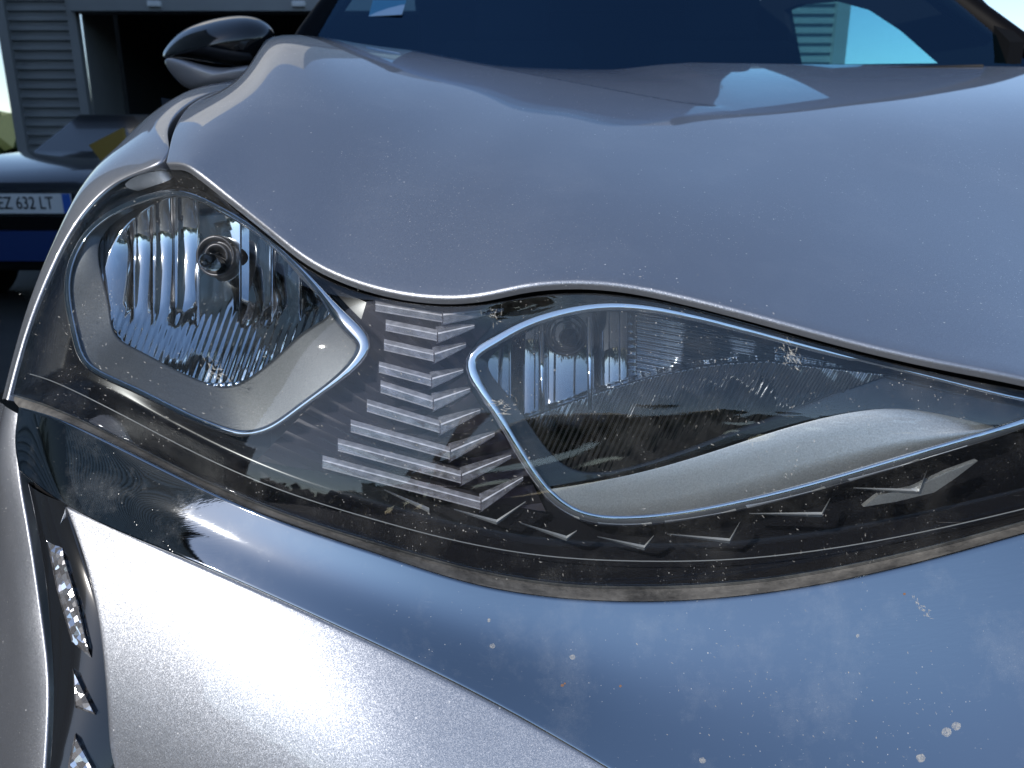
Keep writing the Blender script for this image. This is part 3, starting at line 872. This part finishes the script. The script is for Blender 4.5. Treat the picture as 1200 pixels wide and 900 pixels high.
def mat_insert():
    k = NT("clear_insert"); k.set(Metallic=.9, Roughness=.16)
    mp = k.n("ShaderNodeMapping"); mp.inputs["Rotation"].default_value = (0, R(40), 0); k.l(k.co, mp.inputs["Vector"])
    ck = k.vor(260, "Color", co=mp.outputs[0], rnd=.35)
    sub = k.n("ShaderNodeVectorMath", operation='SUBTRACT'); k.l(ck, sub.inputs[0]); sub.inputs[1].default_value = (.5, .5, .5)
    sc = k.n("ShaderNodeVectorMath", operation='SCALE'); k.l(sub.outputs[0], sc.inputs[0]); sc.inputs[3].default_value = .9
    geo = k.n("ShaderNodeNewGeometry"); ad = k.n("ShaderNodeVectorMath", operation='ADD'); k.l(sc.outputs[0], ad.inputs[0]); k.l(geo.outputs["Normal"], ad.inputs[1])
    nm = k.n("ShaderNodeVectorMath", operation='NORMALIZE'); k.l(ad.outputs[0], nm.inputs[0]); k.l(nm.outputs[0], k.b.inputs["Normal"])
    k.set(Base_Color=(.75, .74, .76, 1)); return k.m
M['insert'] = mat_insert()
for poly in ([(55, 634), (73, 642), (92, 705), (107, 771), (84, 752), (66, 690)], [(85, 783), (112, 838), (88, 829)], [(88, 859), (112, 903), (108, 925), (78, 915), (80, 895)]):
    c = np.mean(poly, 0)
    V, f = [], []
    n = len(poly)
    V = [PD(u, v, -.0005) for u, v in poly] + [PD(*(np.array(q) * .82 + c * .18), -.0032) for q in poly]
    f = [tuple(range(n, 2 * n))] + [(i, (i + 1) % n, n + (i + 1) % n, n + i) for i in range(n)]
    obj("lamp_insert", V, f, M['insert'], drl, False)
# ---- side skin left of the lamp strip
Q_in = PP([(19, 484, 0.608), (20, 550, 0.58), (29, 610, 0.556), (46, 720, 0.508), (54, 800, 0.474), (52, 870, 0.451), (42, 1000, 0.416)], NEAR)
Q_md = PP([(9, 478, 0.615), (3, 550, 0.588), (12, 620, 0.563), (30, 720, 0.514), (38, 800, 0.48), (36, 870, 0.457), (26, 1000, 0.422)], NEAR)
Q_f2 = PP([(4, 474, 0.638), (-8, 550, 0.608), (-6, 620, 0.584), (6, 720, 0.534), (12, 800, 0.498), (8, 870, 0.476), (0, 1000, 0.441)], NEAR)
Q_ou = PP([(8, 455, .72), (-25, 530, .74), (-50, 620, .74), (-60, 720, .72), (-65, 800, .70), (-75, 870, .68), (-85, 1000, .66)])
Q_bk = Q_ou + np.array([-.02, .35, 0])
QG = loft([Q_in, Q_md, Q_f2, Q_ou, Q_bk], 90, 70)
fl = -1 if gnormals(QG)[10, 45, 1] > 0 else 1
gobj("side_skin", rolled(QG, 't', .002, .02, 4, fl), M['paint'], car)

# ---- fender
W_in = PP([(7, 468, .634), (30, 386, .670), (59, 313, .703), (90, 257, .72), (126, 219, .728), (184, 190, .715), (196, 156, .79), (221, 120, .92), (262, 104, 1.10), (288, 96, 1.26), (292, 92, 1.45)])
W_ou = PP([(4, 468, .65), (26, 385, .69), (53, 309, .73), (80, 250, .765), (104, 206, .80), (130, 178, .85), (163, 147, .94), (203, 119, 1.05), (250, 101, 1.19), (280, 93, 1.34), (286, 90, 1.5)])
W_w1 = W_ou + np.array([-.004, .07, -.012]); W_w2 = W_ou + np.array([0.0, .22, -.06]); W_w3 = W_ou + np.array([.0, .5, -.25])
W_md = (W_in + W_ou) / 2 + np.array([-.3, -.6, .6]) * .006 * np.array([.2, .3, .5, .8, 1, 1.4, 1.4, 1.4, 1.2, .6, .5])[:, None]
FG = loft([W_in, W_md, W_ou, W_w1, W_w2, W_w3], 140, 70)
fl = -1 if gnormals(FG)[12, 90, 2] < 0 else 1
gobj("fender", rolled(FG, 't', .0025, .015, 4, fl), M['paint'], car)

# ---- hood
H = [
 [(196, 190, .705), (204, 156, .78), (228, 120, .92), (268, 103, 1.09), (291, 95, 1.24), (298, 90, 1.40), (304, 88, 1.62)],
 [(210, 190, .695), (222, 150, .775), (252, 112, .91), (282, 91, 1.07), (299, 68, 1.23), (304, 57, 1.39), (312, 60, 1.62)],
 [(228, 196, .683), (250, 150, .76), (285, 103, .89), (303, 62, 1.06), (311, 47, 1.22), (319, 43, 1.39), (332, 47, 1.62)],
 [(262, 222, .667), (292, 160, .755), (325, 100, .89), (340, 55, 1.06), (342, 42, 1.22), (352, 41, 1.39), (362, 48, 1.63)],
 [(330, 277, .622), (362, 200, .72), (395, 125, .86), (410, 76, 1.05), (418, 55, 1.23), (425, 51, 1.41), (435, 55, 1.64)],
 [(380, 311, .597), (415, 225, .70), (450, 145, .845), (475, 93, 1.04), (488, 68, 1.24), (495, 60, 1.42), (505, 62, 1.63)],
 [(450, 336, .572), (480, 245, .672), (515, 163, .83), (545, 108, 1.03), (560, 80, 1.22), (570, 69, 1.40), (580, 68, 1.62)],
 [(520, 345, .558), (550, 252, .66), (585, 172, .81), (615, 118, 1.01), (630, 89, 1.20), (640, 76, 1.38), (650, 72, 1.61)],
 [(570, 341, .552), (600, 252, .655), (640, 176, .81), (670, 124, 1.0), (690, 95, 1.19), (700, 80, 1.37), (715, 73, 1.60)],
 [(620, 331, .55), (655, 248, .655), (695, 178, .81), (725, 128, 1.0), (745, 99, 1.18), (755, 83, 1.36), (770, 73, 1.60)],
 [(700, 328, .548), (735, 248, .66), (775, 182, .82), (800, 132, 1.0), (820, 103, 1.18), (830, 86, 1.36), (845, 74, 1.59)],
 [(780, 340, .541), (815, 258, .655), (850, 188, .82), (875, 136, 1.0), (895, 106, 1.18), (905, 88, 1.36), (920, 75, 1.59)],
 [(900, 370, .524), (925, 280, .645), (955, 202, .81), (975, 143, 1.0), (990, 110, 1.18), (1000, 90, 1.37), (1010, 76, 1.585)],
 [(1000, 397, .510), (1022, 302, .635), (1045, 216, .81), (1060, 150, 1.0), (1070, 113, 1.19), (1080, 92, 1.38), (1090, 77, 1.585)],
 [(1100, 420, .497), (1115, 322, .625), (1130, 232, .80), (1145, 160, 1.0), (1155, 117, 1.20), (1160, 94, 1.39), (1170, 78, 1.585)],
 [(1200, 440, .487), (1210, 340, .62), (1220, 245, .80), (1230, 168, 1.0), (1240, 120, 1.21), (1245, 96, 1.40), (1250, 79, 1.59)],
 [(1330, 464, .477), (1335, 360, .615), (1340, 255, .80), (1345, 174, 1.01), (1350, 124, 1.22), (1350, 98, 1.41), (1355, 82, 1.60)],
]
HC = [PP(c) for c in H]
# carry the hood on beyond the frame
last = HC[-1]
for k in (1, 2, 3):
    HC.append(last + np.array([.16 * k, .012 * k * k, -.004 * k * k]))
n_rows = 110
HX = loft(HC, n_rows, 320).transpose(1, 0, 2)        # rows: front -> back, columns: left -> right
HX = smooth(HX, 10)
# dip behind the crease, shaped to stand in for a dark windscreen reflection
hpx = pix(HX)
CRL = np.array([(430, 52), (520, 68), (600, 83), (700, 101), (800, 120), (866, 131)], float)
UPL = np.array([(430, 46), (600, 62), (700, 72), (800, 90), (866, 131)], float)
cv = np.interp(hpx[..., 0], CRL[:, 0], CRL[:, 1]); uv_ = np.interp(hpx[..., 0], UPL[:, 0], UPL[:, 1])
def sst(x): x = np.clip(x, 0, 1); return x * x * (3 - 2 * x)
dep = sst((cv - hpx[..., 1]) / 5) * sst((872 - hpx[..., 0]) / 160) * sst((hpx[..., 0] - 470) / 130) * sst(1 - (uv_ - hpx[..., 1]) / 25)
HX[..., 2] -= .013 * dep
fl = -1 if gnormals(HX)[50, 150, 2] < 0 else 1
HR = rolled(HX, 'tl', .0032, .003, 5, fl)
gobj("hood", HR, M['paint'], car)
# dark inner gutter under the hood edge
e = HX[0]
gobj("hood_gasket", np.array([e + [0, .003, -.0065], e + [0, .008, -.011], e + [0, .03, -.024]]), M['rubber'], car)

# ---- windscreen, pillars, cabin
pl0, pl1 = P(368, 46, 1.74), P(402, 0, 1.88)
pr0, pr1 = P(1206, 72, 1.74), P(1106, 0, 1.88)
def ext(a, b, y): return a + (b - a) * ((y - a[1]) / (b[1] - a[1]))
wb = [pl0 - [0, 0.03, .02], P(480, 80, 1.69), P(640, 92, 1.65), P(790, 96, 1.64), P(1000, 96, 1.65), P(1120, 90, 1.69), pr0 - [0, .03, .02]]
la, ra = ext(pl0, pl1, 2.35), ext(pr0, pr1, 2.35)
wt = [la + (ra - la) * s + np.array([0, -.06 * math.sin(math.pi * s), .03 * math.sin(math.pi * s)]) for s in np.linspace(0, 1, 7)]
wm = [np.asarray(a) * .5 + np.asarray(b) * .5 + np.array([0, -.02, .02]) for a, b in zip(wb, wt)]
WG = loft([np.array(wb), np.array(wm), np.array(wt)], 60, 30)
V = np.concatenate([WG.reshape(-1, 3), (WG + [0, .004, -.004]).reshape(-1, 3)])
ws = obj("windscreen", V, gfaces(30, 60), M['wglass'], car, label="dark tinted windscreen")
o = obj("sticker", *prism([P(437, 0, 1.85), P(476, 0, 1.845), P(471, 17, 1.80), P(432, 19, 1.80)], (0, .001, -.001)), M['sticker'], ws, False)
for a, b, wd in ((pl0, la, .04), (pr0, ra, .045)):
    sgn = -1 if a[0] < .3 else 1
    V, f = tube([a + (a - b) * .35 + [sgn * .012, 0, -.03], a + [sgn * .012, 0, 0], a + [sgn * .012, 0, 0], a * .5 + b * .5 + [sgn * .012, -.005, .005], b + [sgn * .012, 0, 0]], wd * .5, 12, ry=.03)
    obj("pillar", V, f, M['pillar'], car)
cabx0, cabx1 = -.40, 1.02
hole = [PX(u, v, cabx1) for u, v in ((923, 12), (940, 5), (985, 1), (1025, 12), (1062, 36), (1106, 74), (935, 76))]
bm = bmesh.new()
outer = [(cabx1, 1.72, .6), (cabx1, 3.7, .6), (cabx1, 3.7, 1.5), (cabx1, 2.4, 1.53), (cabx1, 1.72, 1.115)]
vo = [bm.verts.new(p) for p in outer]; vh = [bm.verts.new(tuple(p)) for p in hole]
eds = [bm.edges.new((vo[i], vo[(i + 1) % len(vo)])) for i in range(len(vo))] + [bm.edges.new((vh[i], vh[(i + 1) % len(vh)])) for i in range(len(vh))]
bmesh.ops.triangle_fill(bm, edges=eds, use_beauty=True)
me = bpy.data.meshes.new("door_frame"); bm.to_mesh(me); bm.free(); me.materials.append(M['cabin'])
o = bpy.data.objects.new("door_frame", me); COL.objects.link(o); o.parent = car; o.matrix_parent_inverse = Matrix.Translation(-Vector(car.location))
sm = o.modifiers.new("thick", 'SOLIDIFY'); sm.thickness = .03; sm.offset = 0
obj("side_window", *prism([p + [.001, 0, 0] for p in (np.array(hole) - np.mean(hole, 0)) * 1.03 + np.mean(hole, 0)], (.004, 0, 0)), M['sglass'], car, False)
cb = join([box((cabx0 + cabx1) / 2, 2.75, .6, 1.42, 2.0, .04), box((cabx0 + cabx1) / 2, 3.72, 1.05, 1.42, .04, .9), box(cabx0, 2.8, .85, .04, 1.9, .5)])
obj("cabin_shell", *cb, M['cabin'], car, False)
obj("roof", *prism([la + [-.03, .0, 0], ra + [.02, .0, 0], (cabx1 + .02, 3.75, 1.5), (cabx0 - .02, 3.75, 1.5)], (0, 0, .03)), M['paint'], car, False)
dsh = loft([np.array([(x, 1.66, 1.02 - .04 * ((x - .33) / .7) ** 2) for x in np.linspace(-.38, 1.0, 8)]), np.array([(x, 1.9, 1.06 - .03 * ((x - .33) / .7) ** 2) for x in np.linspace(-.38, 1.0, 8)]), np.array([(x, 2.15, 1.02) for x in np.linspace(-.38, 1.0, 8)]), np.array([(x, 2.2, .7) for x in np.linspace(-.38, 1.0, 8)])], 30, 20)
gobj("dashboard", dsh, M['cabin'], car)
for sx in (0.0, .68):
    for q in (0, 1):
        pass
    sb = join([box(sx, 2.75, .95, .46, .14, .6), box(sx, 2.8, 1.33, .24, .1, .17)])
    bevel(obj("seat_back", *sb, M['cabin'], car, False), .04, 3)
# cowl and wiper
gobj("cowl", np.array([HX[-1] + [0, .0, -.004], HX[-1] + [0, .05, -.018], HX[-1] + [0, .14, -.012]])[:, 40:], M['trim'], car)
V, f = tube([P(985, 84, 1.52), P(1060, 80.5, 1.55), P(1150, 78, 1.58)], .006, 8, ry=.004); obj("wiper", V, f, M['rubber'], car)

# ---- door mirror
def inflate(out, y, dep, n=90, rings=12, back=.06):
    c = spl(np.array(out, float), n, closed=True); cc = c.mean(0)
    V = []
    for k in range(rings):
        r = math.sin(math.pi / 2 * (1 - k / rings))
        V += [P(*(cc + (q - cc) * r), y - dep * math.cos(math.asin(r))) for q in c]
    V.append(P(*cc, y - dep))
    f = gfaces(rings, n, closed=True) + [((rings - 1) * n + i, len(V) - 1, (rings - 1) * n + (i + 1) % n) for i in range(n)]
    m = len(V)
    V += [P(*(cc + (q - cc) * .9), y + back) for q in c]
    f += [(i, (i + 1) % n, m + (i + 1) % n, m + i) for i in range(n)] + [tuple(m + i for i in range(n))]
    return V, f
mir = obj("door_mirror", *inflate([(191, 66), (200, 48), (228, 29), (270, 19), (303, 22), (321, 38), (318, 58), (304, 76), (250, 74), (205, 68)], 1.75, .09), M['black'], car, label="black topped door mirror with silver underside")
obj("mirror_shell", *inflate([(194, 70), (230, 74), (270, 79), (306, 78), (300, 92), (283, 100), (250, 106), (222, 104), (203, 89)], 1.68, .035), M['mirror_grey'], mir)
V, f = tube([P(300, 90, 1.80), P(330, 84, 1.86), P(362, 70, 1.92)], .025, 10, ry=.02); obj("mirror_arm", V, f, M['black'], mir)
# side of the body behind the fender
V, f = [], []
G = np.array([[(-.545 + .0 * k, y, z) for y in np.linspace(1.3, 4.2, 10)] for k, z in enumerate((.98, .8, .6, .35))])
gobj("body_side", G, M['paint'], car)

# ---- dried marks on the bumper and the lens
def on_grid(G):
    N = gnormals(G); p = pix(G).reshape(-1, 2); g = G.reshape(-1, 3); n = N.reshape(-1, 3)
    def fn(u, v, off):
        i = int(np.argmin(np.sum((p - [u, v]) ** 2, 1))); nn = n[i]
        d = ray(u, v)
        if nn @ d > 0: nn = -nn
        t = (nn @ (g[i] - CAMP)) / (nn @ d)
        return CAMP + d * t + nn * off
    return fn
PB = on_grid(BG); PS = on_grid(LG)
bump_o = bpy.data.objects["bumper_panel"]; lens_o = bpy.data.objects["lens"]
def blot(fn, u, v, r, n=10, off=.00012):
    ring = [fn(u + r * (.8 + .4 * rng.random()) * math.cos(2 * math.pi * k / n), v + r * .9 * (.8 + .4 * rng.random()) * math.sin(2 * math.pi * k / n), off) for k in range(n)]
    return ring + [fn(u, v, off + .00008)], [(k, (k + 1) % n, n) for k in range(n)]
for u, v, r in ((671, 770, 3.4), (577, 757, 3.2), (1109, 858, 6), (1121, 851, 5.4), (1079, 888, 5.5), (573, 727, 2.4), (823, 891, 4), (1005, 745, 2.2)):
    obj("water_spot", *blot(PB, u, v, r), M['spot'], bump_o, False)
for u, v, r in ((659, 803, 2.2), (662, 801, 1.3), (727, 804, 1.6), (1060, 696, 1.6)):
    obj("rust_spot", *blot(PB, u, v, r), M['rust'], bump_o, False)
def splash(fn, par, u, v, su, sv, n, rmax, ang=0, m='spot'):
    ps = []
    for k in range(n):
        a, b = rng.gauss(0, 1) * su, rng.gauss(0, 1) * sv
        x, y = u + a * math.cos(ang) - b * math.sin(ang), v + a * math.sin(ang) + b * math.cos(ang)
        L = rmax * (.3 + rng.random()); t = ang + rng.gauss(0, .5); wv = .35 + .5 * rng.random()
        q = [(x - L * math.cos(t), y - L * math.sin(t)), (x + wv * math.sin(t), y - wv * math.cos(t)), (x + L * math.cos(t), y + L * math.sin(t)), (x - wv * math.sin(t), y + wv * math.cos(t))]
        ps.append(([fn(*p, .00015) for p in q], [(0, 1, 2, 3)]))
    o = obj("splash_mark", *join(ps), M[m], par, False); o['kind'] = 'stuff'
splash(PB, bump_o, 1080, 712, 9, 2.0, 34, 3.0, .85)
splash(PB, bump_o, 1040, 830, 70, 45, 60, 1.6, 1.0)
splash(PB, bump_o, 870, 830, 60, 40, 60, 1.6, 1.0)
splash(PS, lens_o, 255, 436, 8, 4, 40, 4.0, .7)
splash(PS, lens_o, 588, 476, 10, 6, 46, 4.0, .1)
splash(PS, lens_o, 928, 420, 10, 6, 40, 4.5, 1.0)
splash(PS, lens_o, 575, 372, 5, 5, 16, 4.0, .9)
splash(PS, lens_o, 560, 560, 170, 60, 110, 2.2, .6)
splash(PS, lens_o, 150, 440, 70, 30, 60, 2.0, .5)
splash(PS, lens_o, 930, 600, 130, 30, 90, 2.2, 1.1)
